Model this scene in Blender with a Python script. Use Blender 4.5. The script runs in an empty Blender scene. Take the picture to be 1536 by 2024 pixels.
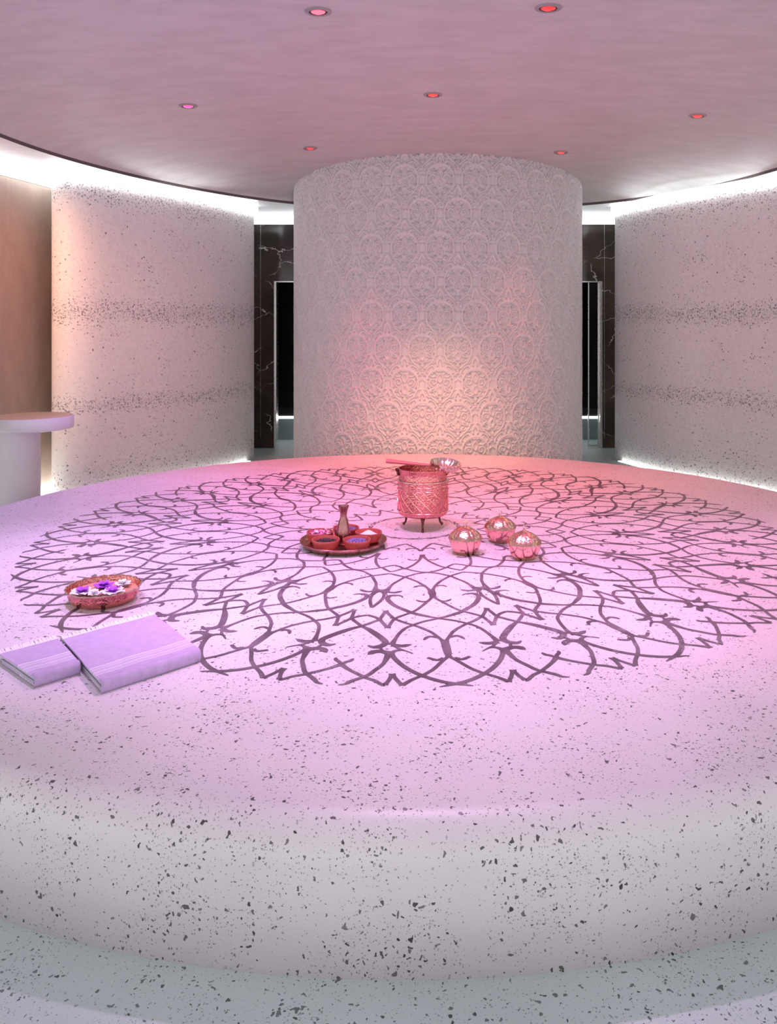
import bpy, bmesh, math, random
import numpy as np
from mathutils import Vector
random.seed(7)
rng = np.random.default_rng(5)
C = bpy.context.scene.collection
S = 1.2                 # metres per unit of camera height above the stone
HF = 1.2966 * S         # camera height above the floor
HT = 0.2966 * S         # height of the heated stone's top

# ------------------------------------------------------------------ camera
cam = bpy.data.cameras.new('camera'); co = bpy.data.objects.new('camera', cam); C.objects.link(co)
cam.sensor_fit = 'VERTICAL'; cam.sensor_height = 24.0; cam.lens = 24.0 * 1595 / 2024
cam.shift_x = -71 / 2024; cam.shift_y = -363 / 2024
co.location = (0, 0, HF); co.rotation_euler = (math.pi / 2, 0, 0)
cam.clip_start = 0.05
bpy.context.scene.camera = co

# ------------------------------------------------------------------ world, exposure
sc = bpy.context.scene
sc.view_settings.view_transform = 'Standard'; sc.view_settings.look = 'None'
sc.view_settings.gamma = 1; sc.view_settings.use_curve_mapping = False
sc.view_settings.exposure = 0.85
w = bpy.data.worlds.new('world'); sc.world = w; w.use_nodes = True
bg = w.node_tree.nodes['Background']; bg.inputs[0].default_value = (0.96, 0.93, 0.95, 1); bg.inputs[1].default_value = 1.02
WORLD_BG = bg

RING_C = (0.147 * S, 5.537 * S)
STONE_C = (-0.0486 * S, 4.054 * S); STONE_R = 2.449 * S
LED_STRENGTH = 2.1
# colour and power of every ceiling lamp: x, y (units), colour of light, watts, lens colour
LAMPS = [
    (-0.461, 3.50, (1.0, 0.46, 1.0), 100, (1.0, 0.13, 0.22), None),
    (0.531, 3.46, (1.0, 0.38, 0.86), 80, (0.75, 0.02, 0.02), None),
    (-1.482, 5.06, (0.50, 0.30, 1.0), 125, (1.0, 0.08, 0.32), (-1.7, 4.6)),
    (0.052, 4.92, (1.0, 0.13, 0.18), 115, (0.62, 0.04, 0.035), (0.05, 5.4)),
    (1.786, 5.275, (1.0, 0.26, 0.34), 50, (0.75, 0.03, 0.025), (1.7, 4.6)),
    (-0.891, 6.29, (1.0, 0.08, 0.17), 125, (0.6, 0.03, 0.045), (-0.75, 5.6)),
    (1.092, 6.45, (1.0, 0.14, 0.10), 85, (0.5, 0.05, 0.045), (0.95, 5.6)),
    # ring of the same lamps above and behind the camera's frame
    (-1.50, 3.05, (0.78, 0.48, 1.0), 150, (1.0, 0.12, 0.36), (-1.4, 3.1)),
    (1.55, 3.20, (1.0, 0.34, 0.80), 105, (1.0, 0.16, 0.27), (1.5, 3.2)),
    (0.04, 2.95, (0.95, 0.54, 1.0), 160, (1.0, 0.16, 0.27), (0.04, 2.6)),
]

# ------------------------------------------------------------------ material helpers
def lin(r, g, b):
    def c(v):
        v /= 255.0
        return v / 12.92 if v <= 0.04045 else ((v + 0.055) / 1.055) ** 2.4
    return (c(r), c(g), c(b), 1)

class NT:
    def __init__(s, name):
        s.m = bpy.data.materials.new(name); s.m.use_nodes = True
        s.t = s.m.node_tree; s.n = s.t.nodes; s.bsdf = s.n['Principled BSDF']
    def add(s, typ, **kw):
        n = s.n.new(typ)
        for k, v in kw.items(): setattr(n, k, v)
        return n
    def link(s, a, b): s.t.links.new(a, b)
    def math(s, op, a, b=None, c=None, clamp=False):
        n = s.n.new('ShaderNodeMath'); n.operation = op; n.use_clamp = clamp
        for i, v in enumerate((a, b, c)):
            if v is None: continue
            if isinstance(v, (int, float)): n.inputs[i].default_value = v
            else: s.link(v, n.inputs[i])
        return n.outputs[0]
    def vmath(s, op, a, b=None):
        n = s.n.new('ShaderNodeVectorMath'); n.operation = op
        for i, v in enumerate((a, b)):
            if v is None: continue
            if isinstance(v, (tuple, list)): n.inputs[i].default_value = v
            else: s.link(v, n.inputs[i])
        return n.outputs[0]
    def mix(s, fac, a, b):
        n = s.n.new('ShaderNodeMix'); n.data_type = 'RGBA'
        for i, v in ((0, fac), (6, a), (7, b)):
            if isinstance(v, (int, float, tuple)): n.inputs[i].default_value = v
            else: s.link(v, n.inputs[i])
        return n.outputs[2]
    def noise(s, vec, scale, detail=2, rough=0.5):
        n = s.n.new('ShaderNodeTexNoise'); n.inputs['Scale'].default_value = scale
        n.inputs['Detail'].default_value = detail; n.inputs['Roughness'].default_value = rough
        s.link(vec, n.inputs['Vector']); return n
    def ramp(s, fac, lo, hi, a=0.0, b=1.0):
        n = s.n.new('ShaderNodeMapRange'); n.interpolation_type = 'SMOOTHSTEP'
        for i, v in ((0, fac), (1, lo), (2, hi), (3, a), (4, b)):
            if isinstance(v, (int, float)): n.inputs[i].default_value = v
            else: s.link(v, n.inputs[i])
        return n.outputs[0]
    def pos(s):
        return s.n.new('ShaderNodeNewGeometry').outputs['Position']
    def voro(s, vec, scale, rnd=1.0):
        n = s.n.new('ShaderNodeTexVoronoi'); n.inputs['Scale'].default_value = scale
        n.inputs['Randomness'].default_value = rnd
        s.link(vec, n.inputs['Vector']); return n

def plain(name, col, rough=0.5, metal=0.0, emit=None, estr=0.0, spec=0.5):
    t = NT(name); b = t.bsdf
    b.inputs['Base Color'].default_value = col; b.inputs['Roughness'].default_value = rough
    b.inputs['Metallic'].default_value = metal
    b.inputs['Specular IOR Level'].default_value = spec
    if emit:
        b.inputs['Emission Color'].default_value = emit; b.inputs['Emission Strength'].default_value = estr
    # gentle procedural wear
    ns = t.noise(t.pos(), 35, 3); r = t.math('MULTIPLY_ADD', ns.outputs['Fac'], 0.12, rough - 0.06, clamp=True)
    t.link(r, b.inputs['Roughness'])
    return t.m

def chips(t, vec, scale, size, keep, elong=0.5, off=(0, 0, 0)):
    """Angular chips: one per kept voronoi cell; size in cell units."""
    v0 = t.vmath('ADD', vec, off)
    ns = t.noise(v0, scale * 0.8, 1)
    d = t.vmath('SUBTRACT', ns.outputs['Color'], (0.5, 0.5, 0.5))
    sc_ = t.n.new('ShaderNodeVectorMath'); sc_.operation = 'SCALE'; t.link(d, sc_.inputs[0]); sc_.inputs['Scale'].default_value = 2.4 * elong / scale
    v1 = t.vmath('ADD', v0, sc_.outputs[0])
    vo = t.voro(v1, scale)
    sep = t.n.new('ShaderNodeSeparateColor'); t.link(vo.outputs['Color'], sep.inputs[0])
    rad = t.math('MULTIPLY_ADD', t.math('POWER', sep.outputs[0], 2.0), size * 0.9, size * 0.35)
    inside = t.math('LESS_THAN', vo.outputs['Distance'], rad)
    if isinstance(keep, (int, float)):
        k = t.math('LESS_THAN', sep.outputs[1], keep)
    else:
        k = t.math('LESS_THAN', sep.outputs[1], keep)
    return t.math('MULTIPLY', inside, k), sep.outputs[2]

def terrazzo(name, base, dark, mid, rough=0.35):
    t = NT(name); p = t.pos()
    big = t.noise(p, 1.6, 3)
    dens = t.ramp(t.noise(p, 5.5, 2).outputs['Fac'], 0.3, 0.7, 0.22, 1.0)
    col = t.mix(t.ramp(big.outputs['Fac'], 0.3, 0.7), base, tuple(c * 0.93 for c in base[:3]) + (1,))
    f1, s1 = chips(t, p, 150, 0.34, dens, 0.5)
    c1 = t.mix(s1, mid, tuple(min(1, c * 1.7) for c in mid[:3]) + (1,))
    f1 = t.math('MULTIPLY', f1, 0.75)
    col = t.mix(f1, col, c1)
    f2, s2 = chips(t, p, 74, 0.32, t.math('MULTIPLY', dens, 0.78), 0.75, (3.1, 1.7, 5.2))
    col = t.mix(f2, col, t.mix(s2, dark, mid))
    f3, s3 = chips(t, p, 46, 0.25, t.math('MULTIPLY', dens, 0.2), 0.9, (7.1, 2.7, 1.2))
    col = t.mix(f3, col, t.mix(s3, dark, mid))
    t.link(col, t.bsdf.inputs['Base Color'])
    t.bsdf.inputs['Roughness'].default_value = rough
    return t.m

M = {}
M['stone'] = terrazzo('terrazzo_warm_white', (0.69, 0.64, 0.665, 1), (0.045, 0.04, 0.045, 1), (0.2, 0.18, 0.19, 1), 0.42)
M['floor'] = terrazzo('terrazzo_grey_green', (0.54, 0.615, 0.615, 1), (0.05, 0.06, 0.065, 1), (0.17, 0.19, 0.2, 1), 0.5)

def inlay_mat():
    t = NT('dark_marble_inlay'); p = t.pos()
    n = t.noise(p, 9, 4, 0.6)
    col = t.mix(t.ramp(n.outputs['Fac'], 0.35, 0.7), (0.085, 0.055, 0.08, 1), (0.17, 0.125, 0.16, 1))
    v = t.noise(p, 14, 5, 0.6)
    vein = t.ramp(t.math('ABSOLUTE', t.math('SUBTRACT', v.outputs['Fac'], 0.5)), 0.0, 0.012, 1, 0)
    gate = t.ramp(t.noise(p, 4, 1).outputs['Fac'], 0.5, 0.62)
    col = t.mix(t.math('MULTIPLY', t.math('MULTIPLY', vein, gate), 0.55), col, (0.6, 0.55, 0.6, 1))
    t.link(col, t.bsdf.inputs['Base Color']); t.bsdf.inputs['Roughness'].default_value = 0.35
    return t.m
M['inlay'] = inlay_mat()

def ceiling_mat(name, a, b, rough=0.55):
    t = NT(name); p = t.pos()
    st = t.vmath('MULTIPLY', p, (1.0, 2.2, 1.0))
    n = t.noise(st, 3.2, 6, 0.62)
    col = t.mix(t.ramp(n.outputs['Fac'], 0.3, 0.7), a, b)
    n2 = t.noise(st, 11, 4, 0.7)
    col = t.mix(t.ramp(n2.outputs['Fac'], 0.55, 0.75, 0, 0.35), col, tuple(min(1, c * 1.15) for c in b[:3]) + (1,))
    t.link(col, t.bsdf.inputs['Base Color']); t.bsdf.inputs['Roughness'].default_value = rough
    bmp = t.n.new('ShaderNodeBump'); bmp.inputs['Strength'].default_value = 0.15; bmp.inputs['Distance'].default_value = 0.01
    t.link(n2.outputs['Fac'], bmp.inputs['Height']); t.link(bmp.outputs[0], t.bsdf.inputs['Normal'])
    return t.m
M['ceiling'] = ceiling_mat('trowelled_plaster', (0.58, 0.57, 0.55, 1), (0.66, 0.65, 0.635, 1))
M['outer_ceiling'] = ceiling_mat('polished_white_plaster', (0.70, 0.71, 0.72, 1), (0.80, 0.80, 0.81, 1), 0.3)
M['fascia'] = plain('taupe_edge', (0.12, 0.09, 0.09, 1), 0.6)

def mosaic_wall():
    t = NT('banded_mosaic_wall'); p = t.pos()
    sx = t.n.new('ShaderNodeSeparateXYZ'); t.link(p, sx.inputs[0]); z = sx.outputs[2]
    wob = t.math('MULTIPLY_ADD', t.noise(p, 1.3, 3).outputs['Fac'], 0.10, -0.05)
    z = t.math('ADD', z, wob)
    def band(c, h, amp):
        return t.math('MULTIPLY', t.ramp(t.math('ABSOLUTE', t.math('SUBTRACT', z, c)), 0.0, h, 1, 0), amp)
    d = t.math('ADD', band(HF + 0.128 * S, 0.17, 0.95), band(HF - 0.594 * S, 0.13, 0.85))
    d = t.math('ADD', d, band(HF + 1.08 * S, 0.20, 0.8))
    d = t.math('ADD', d, band(0.10, 0.28, 0.35))
    cl = t.ramp(t.noise(p, 3.0, 4, 0.65).outputs['Fac'], 0.42, 0.8, 0.03, 0.32)
    d = t.math('ADD', d, cl)
    base = t.mix(t.ramp(t.noise(p, 26, 3).outputs['Fac'], 0.3, 0.7), (0.76, 0.745, 0.73, 1), (0.82, 0.80, 0.785, 1))
    f0, s0 = chips(t, p, 85, 0.62, t.math('MULTIPLY', d, 0.9), 0.2, (1, 2, 3))
    col = t.mix(t.math('MULTIPLY', f0, 0.6), base, t.mix(s0, (0.42, 0.42, 0.43, 1), (0.26, 0.26, 0.28, 1)))
    f1, s1 = chips(t, p, 60, 0.55, t.math('MULTIPLY', d, 0.62), 0.2)
    col = t.mix(t.math('MULTIPLY', f1, 0.85), col, t.mix(s1, (0.13, 0.13, 0.15, 1), (0.33, 0.33, 0.35, 1)))
    t.link(col, t.bsdf.inputs['Base Color']); t.bsdf.inputs['Roughness'].default_value = 0.5
    return t.m
M['mosaic'] = mosaic_wall()

def column_mat():
    t = NT('carved_plaster'); p = t.pos()
    col = t.mix(t.ramp(t.noise(p, 60, 2).outputs['Fac'], 0.3, 0.7), (0.68, 0.665, 0.655, 1), (0.75, 0.73, 0.72, 1))
    t.link(col, t.bsdf.inputs['Base Color']); t.bsdf.inputs['Roughness'].default_value = 0.6
    return t.m
M['column'] = column_mat()

def marble():
    t = NT('dark_veined_marble'); p = t.pos()
    n = t.noise(p, 1.6, 5, 0.6)
    col = t.mix(t.ramp(n.outputs['Fac'], 0.35, 0.65), (0.035, 0.026, 0.022, 1), (0.085, 0.055, 0.042, 1))
    q = t.vmath('MULTIPLY', p, (1.0, 1.0, 1.5))
    wrp = t.noise(q, 2.2, 4, 0.6)
    v = t.voro(t.vmath('ADD', q, t.vmath('MULTIPLY', wrp.outputs['Color'], (0.5, 0.5, 0.5))), 1.5)
    v.feature = 'DISTANCE_TO_EDGE'
    vein = t.ramp(v.outputs['Distance'], 0.0, 0.011, 1, 0)
    gate = t.ramp(t.noise(p, 2.6, 2).outputs['Fac'], 0.42, 0.6)
    col = t.mix(t.math('MULTIPLY', vein, gate), col, (0.75, 0.7, 0.66, 1))
    t.link(col, t.bsdf.inputs['Base Color']); t.bsdf.inputs['Roughness'].default_value = 0.12
    return t.m
M['marble'] = marble()
M['room_tile'] = plain('charcoal_tile', (0.012, 0.013, 0.014, 1), 0.25)
M['bench_tile'] = plain('blue_grey_tile', (0.5, 0.58, 0.6, 1), 0.3)
M['led'] = plain('led_diffuser', (0.9, 0.9, 0.9, 1), 0.5, emit=(0.93, 0.98, 1.0, 1), estr=LED_STRENGTH)
M['led_low'] = plain('led_diffuser_low', (0.9, 0.9, 0.9, 1), 0.5, emit=(0.93, 0.98, 1.0, 1), estr=6.0)
M['led_wall_foot'] = plain('led_diffuser_wall_foot', (0.9, 0.9, 0.9, 1), 0.5, emit=(0.95, 1.0, 0.97, 1), estr=3.2)
M['led_floor'] = plain('led_diffuser_floor', (0.9, 0.9, 0.9, 1), 0.5, emit=(0.95, 1.0, 0.97, 1), estr=9.0)
M['bronze_wall'] = ceiling_mat('bronze_plaster', (0.36, 0.27, 0.22, 1), (0.42, 0.32, 0.26, 1), 0.45)
M['steel'] = plain('brushed_steel', (0.75, 0.74, 0.72, 1), 0.28, 1.0)
M['basin'] = plain('white_composite', (0.66, 0.64, 0.64, 1), 0.4)
M['basin_top'] = plain('tan_basin_slab', (0.62, 0.44, 0.26, 1), 0.5)
M['white_gloss'] = plain('white_threshold', (0.8, 0.8, 0.8, 1), 0.3)
g = NT('clear_glass'); g.bsdf.inputs['Transmission Weight'].default_value = 1; g.bsdf.inputs['Roughness'].default_value = 0.0
g.bsdf.inputs['IOR'].default_value = 1.3; g.bsdf.inputs['Base Color'].default_value = (0.92, 0.97, 0.96, 1); M['glass'] = g.m

def copper(name, col, rough, bump=0.0, scale=120, dark=(0.35, 0.10, 0.07, 1), amt=0.35):
    t = NT(name); tc = t.n.new('ShaderNodeTexCoord'); p = tc.outputs['Object']
    v = t.voro(p, scale); h = v.outputs['Distance']
    c = t.mix(t.ramp(h, 0.25, 0.6, 0, amt), col, dark)
    t.link(c, t.bsdf.inputs['Base Color'])
    t.bsdf.inputs['Metallic'].default_value = 1; t.bsdf.inputs['Roughness'].default_value = rough
    if bump:
        b = t.n.new('ShaderNodeBump'); b.inputs['Strength'].default_value = bump; b.inputs['Distance'].default_value = 0.004
        t.link(h, b.inputs['Height']); t.link(b.outputs[0], t.bsdf.inputs['Normal'])
    return t.m
M['copper'] = copper('engraved_copper', (0.90, 0.33, 0.31, 1), 0.25, 0.5, 110)
M['copper_smooth'] = copper('smooth_copper', (0.93, 0.46, 0.42, 1), 0.18, 0.06, 60, amt=0.1)
M['copper_pale'] = copper('tinned_copper', (0.82, 0.62, 0.52, 1), 0.22, 0.2, 120, (0.4, 0.28, 0.2, 1), 0.25)
M['bronze'] = copper('aged_bronze', (0.42, 0.19, 0.19, 1), 0.3, 0.1, 60, (0.2, 0.09, 0.07, 1), 0.3)
M['foot'] = copper('dark_bronze', (0.22, 0.10, 0.08, 1), 0.35, 0.1, 90, (0.08, 0.03, 0.03, 1), 0.4)
M['wood'] = plain('rosy_wood', (0.50, 0.13, 0.12, 1), 0.4)
M['red_ceramic'] = plain('red_glazed_clay', (0.50, 0.085, 0.075, 1), 0.35)
M['tray_copper'] = copper('tray_copper', (0.55, 0.27, 0.22, 1), 0.3, 0.15, 50, (0.25, 0.1, 0.08, 1), 0.4)
M['petal_white'] = plain('white_petal', (0.85, 0.82, 0.85, 1), 0.6)
M['petal_purple'] = plain('purple_petal', (0.42, 0.07, 0.72, 1), 0.6)
M['petal_pink'] = plain('pink_petal', (0.70, 0.18, 0.36, 1), 0.6)
M['seed'] = plain('dark_seed', (0.035, 0.015, 0.02, 1), 0.5)
M['lavender'] = plain('lavender_bud', (0.22, 0.16, 0.42, 1), 0.7)
M['powder'] = plain('white_salt', (0.85, 0.83, 0.84, 1), 0.9)
M['water'] = plain('scented_water', (0.62, 0.30, 0.20, 1), 0.08)

def towel_mat():
    t = NT('lilac_cotton'); tc = t.n.new('ShaderNodeTexCoord'); p = tc.outputs['Object']
    sx = t.n.new('ShaderNodeSeparateXYZ'); t.link(p, sx.inputs[0]); y = sx.outputs[1]
    col = (0.50, 0.40, 0.60, 1)
    acc = None
    for c_, h_ in ((0.055, 0.003), (0.067, 0.002), (0.078, 0.0045), (0.094, 0.002), (0.104, 0.0035), (0.120, 0.006)):
        m_ = t.ramp(t.math('ABSOLUTE', t.math('SUBTRACT', y, c_)), h_ * 0.7, h_, 1, 0)
        acc = m_ if acc is None else t.math('ADD', acc, m_, clamp=True)
    weave = t.n.new('ShaderNodeTexWave'); weave.inputs['Scale'].default_value = 160; t.link(p, weave.inputs['Vector'])
    base = t.mix(t.ramp(t.noise(p, 40, 3).outputs['Fac'], 0.3, 0.7), (0.46, 0.335, 0.56, 1), (0.52, 0.38, 0.62, 1))
    c2 = t.mix(t.math('MULTIPLY', acc, 0.75), base, (0.74, 0.70, 0.78, 1))
    t.link(c2, t.bsdf.inputs['Base Color']); t.bsdf.inputs['Roughness'].default_value = 0.95
    t.bsdf.inputs['Sheen Weight'].default_value = 0.3
    b = t.n.new('ShaderNodeBump'); b.inputs['Strength'].default_value = 0.25; b.inputs['Distance'].default_value = 0.001
    t.link(weave.outputs['Fac'], b.inputs['Height']); t.link(b.outputs[0], t.bsdf.inputs['Normal'])
    return t.m
M['towel'] = towel_mat()
M['fringe'] = plain('white_cotton_fringe', (0.82, 0.78, 0.82, 1), 0.95)
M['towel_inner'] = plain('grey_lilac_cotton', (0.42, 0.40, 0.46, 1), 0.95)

# ------------------------------------------------------------------ mesh helpers
def mesh_obj(name, verts, faces, mat, parent=None, smooth=True, loc=None):
    me = bpy.data.meshes.new(name); me.from_pydata([tuple(map(float, v)) for v in verts], [], faces); me.update()
    if smooth: me.polygons.foreach_set('use_smooth', [True] * len(me.polygons))
    if mat: me.materials.append(mat)
    o = bpy.data.objects.new(name, me); C.objects.link(o)
    if parent: o.parent = parent
    if loc: o.location = loc
    return o

def np_grid_obj(name, P, mat, closed_u=False, parent=None, smooth=True):
    """P: (nv, nu, 3) array -> quad grid"""
    nv, nu, _ = P.shape
    idx = np.arange(nv * nu).reshape(nv, nu)
    a = idx if closed_u else idx[:, :-1]
    b = np.roll(idx, -1, 1) if closed_u else idx[:, 1:]
    q = np.stack([a[:-1], b[:-1], b[1:], a[1:]], -1).reshape(-1, 4)
    me = bpy.data.meshes.new(name)
    me.vertices.add(nv * nu); me.vertices.foreach_set('co', P.reshape(-1).astype(np.float32))
    me.loops.add(q.size); me.loops.foreach_set('vertex_index', q.reshape(-1).astype(np.int32))
    me.polygons.add(len(q)); me.polygons.foreach_set('loop_start', np.arange(0, q.size, 4, dtype=np.int32))
    me.update(calc_edges=True); me.validate()
    me.polygons.foreach_set('use_smooth', [smooth] * len(me.polygons))
    if mat: me.materials.append(mat)
    o = bpy.data.objects.new(name, me); C.objects.link(o)
    if parent: o.parent = parent
    return o

class MB:
    def __init__(s): s.v = []; s.f = []
    def add(s, vs, fs):
        k = len(s.v); s.v += [tuple(map(float, v)) for v in vs]; s.f += [tuple(i + k for i in f) for f in fs]; return s
    def box(s, x0, x1, y0, y1, z0, z1):
        v = [(x, y, z) for z in (z0, z1) for y in (y0, y1) for x in (x0, x1)]
        return s.add(v, [(0, 2, 3, 1), (4, 5, 7, 6), (0, 1, 5, 4), (2, 6, 7, 3), (0, 4, 6, 2), (1, 3, 7, 5)])
    def lathe(s, prof, n=48, c=(0, 0, 0), flute=0, famp=0.0, frange=None):
        vs = []; fs = []
        for (r, z) in prof:
            for k in range(n):
                a = 2 * math.pi * k / n; rr = r
                if flute:
                    wgt = 1.0
                    if frange:
                        wgt = max(0.0, min(1.0, (z - frange[0]) / (frange[1] - frange[0]) * 4)) * max(0.0, min(1.0, (frange[1] - z) / (frange[1] - frange[0]) * 4))
                    rr = r * (1 + famp * wgt * (abs(math.cos(flute * a / 2)) - 0.6))
                vs.append((c[0] + rr * math.cos(a), c[1] + rr * math.sin(a), c[2] + z))
        for i in range(len(prof) - 1):
            for k in range(n):
                k2 = (k + 1) % n
                fs.append((i * n + k, i * n + k2, (i + 1) * n + k2, (i + 1) * n + k))
        if prof[0][0] > 1e-5: fs.append(tuple(range(n - 1, -1, -1)))
        if prof[-1][0] > 1e-5: fs.append(tuple((len(prof) - 1) * n + k for k in range(n)))
        return s.add(vs, fs)
    def tube(s, pts, r, n=8, closed=False, cap=True):
        pts = [Vector(p) for p in pts]; N = len(pts)
        rs = r if isinstance(r, (list, tuple)) else [r] * N
        up = Vector((0.13, 0.21, 0.97)).normalized(); vs = []
        for i, p in enumerate(pts):
            if closed: d = pts[(i + 1) % N] - pts[(i - 1) % N]
            else: d = pts[min(i + 1, N - 1)] - pts[max(i - 1, 0)]
            d.normalize(); a = d.cross(up)
            if a.length < 0.05: a = d.cross(Vector((1, 0, 0)))
            a.normalize(); b = d.cross(a)
            for k in range(n):
                t = 2 * math.pi * k / n; vs.append(p + a * math.cos(t) * rs[i] + b * math.sin(t) * rs[i])
        fs = []
        for i in range(N if closed else N - 1):
            j = (i + 1) % N
            for k in range(n):
                k2 = (k + 1) % n; fs.append((i * n + k, i * n + k2, j * n + k2, j * n + k))
        if cap and not closed: fs.append(tuple(range(n - 1, -1, -1))); fs.append(tuple((N - 1) * n + k for k in range(n)))
        return s.add(vs, fs)
    def ball(s, c, r, n=10, sz=1.0):
        prof = [(max(1e-6, r * math.sin(math.pi * i / n)), -r * sz * math.cos(math.pi * i / n)) for i in range(n + 1)]
        return s.lathe(prof, n * 2, c)
    def extrude(s, poly, z0, z1):
        n = len(poly)
        vs = [(x, y, z0) for x, y in poly] + [(x, y, z1) for x, y in poly]
        fs = [(i, (i + 1) % n, n + (i + 1) % n, n + i) for i in range(n)] + [tuple(range(n - 1, -1, -1)), tuple(range(n, 2 * n))]
        return s.add(vs, fs)
    def build(s, name, mat, parent=None, smooth=True, loc=None, bevel=0.0, auto=40):
        o = mesh_obj(name, s.v, s.f, mat, parent, smooth, loc)
        if bevel:
            m_ = o.modifiers.new('bevel', 'BEVEL'); m_.width = bevel; m_.segments = 3; m_.limit_method = 'ANGLE'; m_.angle_limit = math.radians(35)
        if smooth and auto:
            me = o.data
            try:
                bm = bmesh.new(); bm.from_mesh(me)
                bmesh.ops.recalc_face_normals(bm, faces=bm.faces)
                for e in bm.edges:
                    if len(e.link_faces) == 2 and e.calc_face_angle(0) > math.radians(auto): e.smooth = False
                bm.to_mesh(me); bm.free()
            except Exception: pass
        return o

def catmull(P, k=8, closed=False):
    P = [np.array(p, float) for p in P]; n = len(P); out = []
    for i in range(n if closed else n - 1):
        p1 = P[i]; p2 = P[(i + 1) % n]
        p0 = P[(i - 1) % n] if closed or i > 0 else 2 * p1 - p2
        p3 = P[(i + 2) % n] if closed or i < n - 2 else 2 * p2 - p1
        for j in range(k):
            t = j / k
            out.append(0.5 * ((2 * p1) + (-p0 + p2) * t + (2 * p0 - 5 * p1 + 4 * p2 - p3) * t * t + (-p0 + 3 * p1 - 3 * p2 + p3) * t ** 3))
    if not closed: out.append(P[-1])
    return out

def tag(o, label=None, cat=None, group=None, kind=None):
    if label: o['label'] = label
    if cat: o['category'] = cat
    if group: o['group'] = group
    if kind: o['kind'] = kind
    return o
def struct(o, label=None, cat=None):
    o['kind'] = 'structure'
    if label: o['label'] = label
    if cat: o['category'] = cat
    return o
def empty(name, loc, rz=0.0):
    o = bpy.data.objects.new(name, None); C.objects.link(o); o.location = loc; o.rotation_euler = (0, 0, rz)
    o.empty_display_size = 0.05; return o

# ------------------------------------------------------------------ floor
fm = MB().box(-9, 9, -6, 14, -0.05, 0.0)
struct(fm.build('floor', M['floor'], smooth=False), 'pale grey green terrazzo floor with small dark chips around the round stone', 'floor')

# ------------------------------------------------------------------ dome ceiling
RT = [(-180, 3.02), (-150, 3.08), (-120, 3.16), (-97, 2.86), (-75, 2.68), (-55, 2.66), (-30, 2.76), (0, 2.80), (30, 2.83), (50, 2.79), (75, 2.66), (97, 2.72), (120, 2.92), (150, 3.02), (180, 3.02)]
def ringR(a):
    a = (a + 180) % 360 - 180
    for i in range(len(RT) - 1):
        if RT[i][0] <= a <= RT[i + 1][0]:
            t = (a - RT[i][0]) / (RT[i + 1][0] - RT[i][0]); n = len(RT) - 1
            p1, p2 = RT[i][1], RT[i + 1][1]
            m1 = (RT[i + 1][1] - RT[(i - 1) % n][1]) / 2 * 1.0; m2 = (RT[(i + 2) % n if i + 2 > n else i + 2][1] - p1) / 2
            return (2 * t ** 3 - 3 * t ** 2 + 1) * p1 + (t ** 3 - 2 * t ** 2 + t) * m1 + (-2 * t ** 3 + 3 * t ** 2) * p2 + (t ** 3 - t ** 2) * m2
    return 2.8
NA = 192
angs = [-180 + 360 * i / NA for i in range(NA)]
C2 = 1.215
def ring_pt(a, s=1.0):
    r = ringR(a) * s; t = math.radians(a)
    return (RING_C[0] + r * S * math.sin(t), RING_C[1] + r * S * math.cos(t))
def dome_h(s): return 1.24 + 0.19 * math.sqrt(max(0, 1 - s * s))
ss = [math.sin(math.pi / 2 * i / 36) for i in range(37)]
P = np.array([[(*ring_pt(a, max(s, 1e-4)), HF + dome_h(s) * S) for a in angs] for s in ss])
dome = struct(np_grid_obj('ceiling', P, M['ceiling'], closed_u=True), 'shallow pinkish plaster dome ceiling over the round stone', 'ceiling')
P = np.array([[(*ring_pt(a), HF + h * S) for a in angs] for h in (C2, 1.24)])
np_grid_obj('dome_edge', P, M['fascia'], closed_u=True, parent=dome)
# flat outer ceiling with the dome's opening
def outer_ring(a):
    t = math.radians(a); dx, dy = math.sin(t), math.cos(t)
    k = min((9.0 / abs(dx)) if abs(dx) > 1e-6 else 1e9, (9.0 / abs(dy)) if abs(dy) > 1e-6 else 1e9)
    return (RING_C[0] + dx * k, RING_C[1] + dy * k)
P = np.array([[(*ring_pt(a), HF + C2 * S) for a in angs], [(*outer_ring(a), HF + C2 * S) for a in angs]])
struct(np_grid_obj('ceiling', P, M['outer_ceiling'], closed_u=True, smooth=False), 'glossy white flat ceiling band outside the dome', 'ceiling')

# ------------------------------------------------------------------ heated stone
def stone():
    root = empty('heated_stone', (STONE_C[0], STONE_C[1], 0))
    tag(root, 'huge round terrazzo heated stone platform with dark arabesque inlay', 'platform')
    R = STONE_R; b = 0.085 * S
    prof = [(R, 0.0), (R, HT - b)]
    for i in range(1, 11):
        t = math.pi / 2 * i / 10; prof.append((R - b + b * math.cos(t), HT - b + b * math.sin(t)))
    prof += [(R * 0.8, HT), (R * 0.5, HT), (R * 0.2, HT), (1e-5, HT)]
    MB().lathe(prof, 256).build('slab', M['stone'], root, auto=0)
    return root
stone_root = stone()

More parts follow.
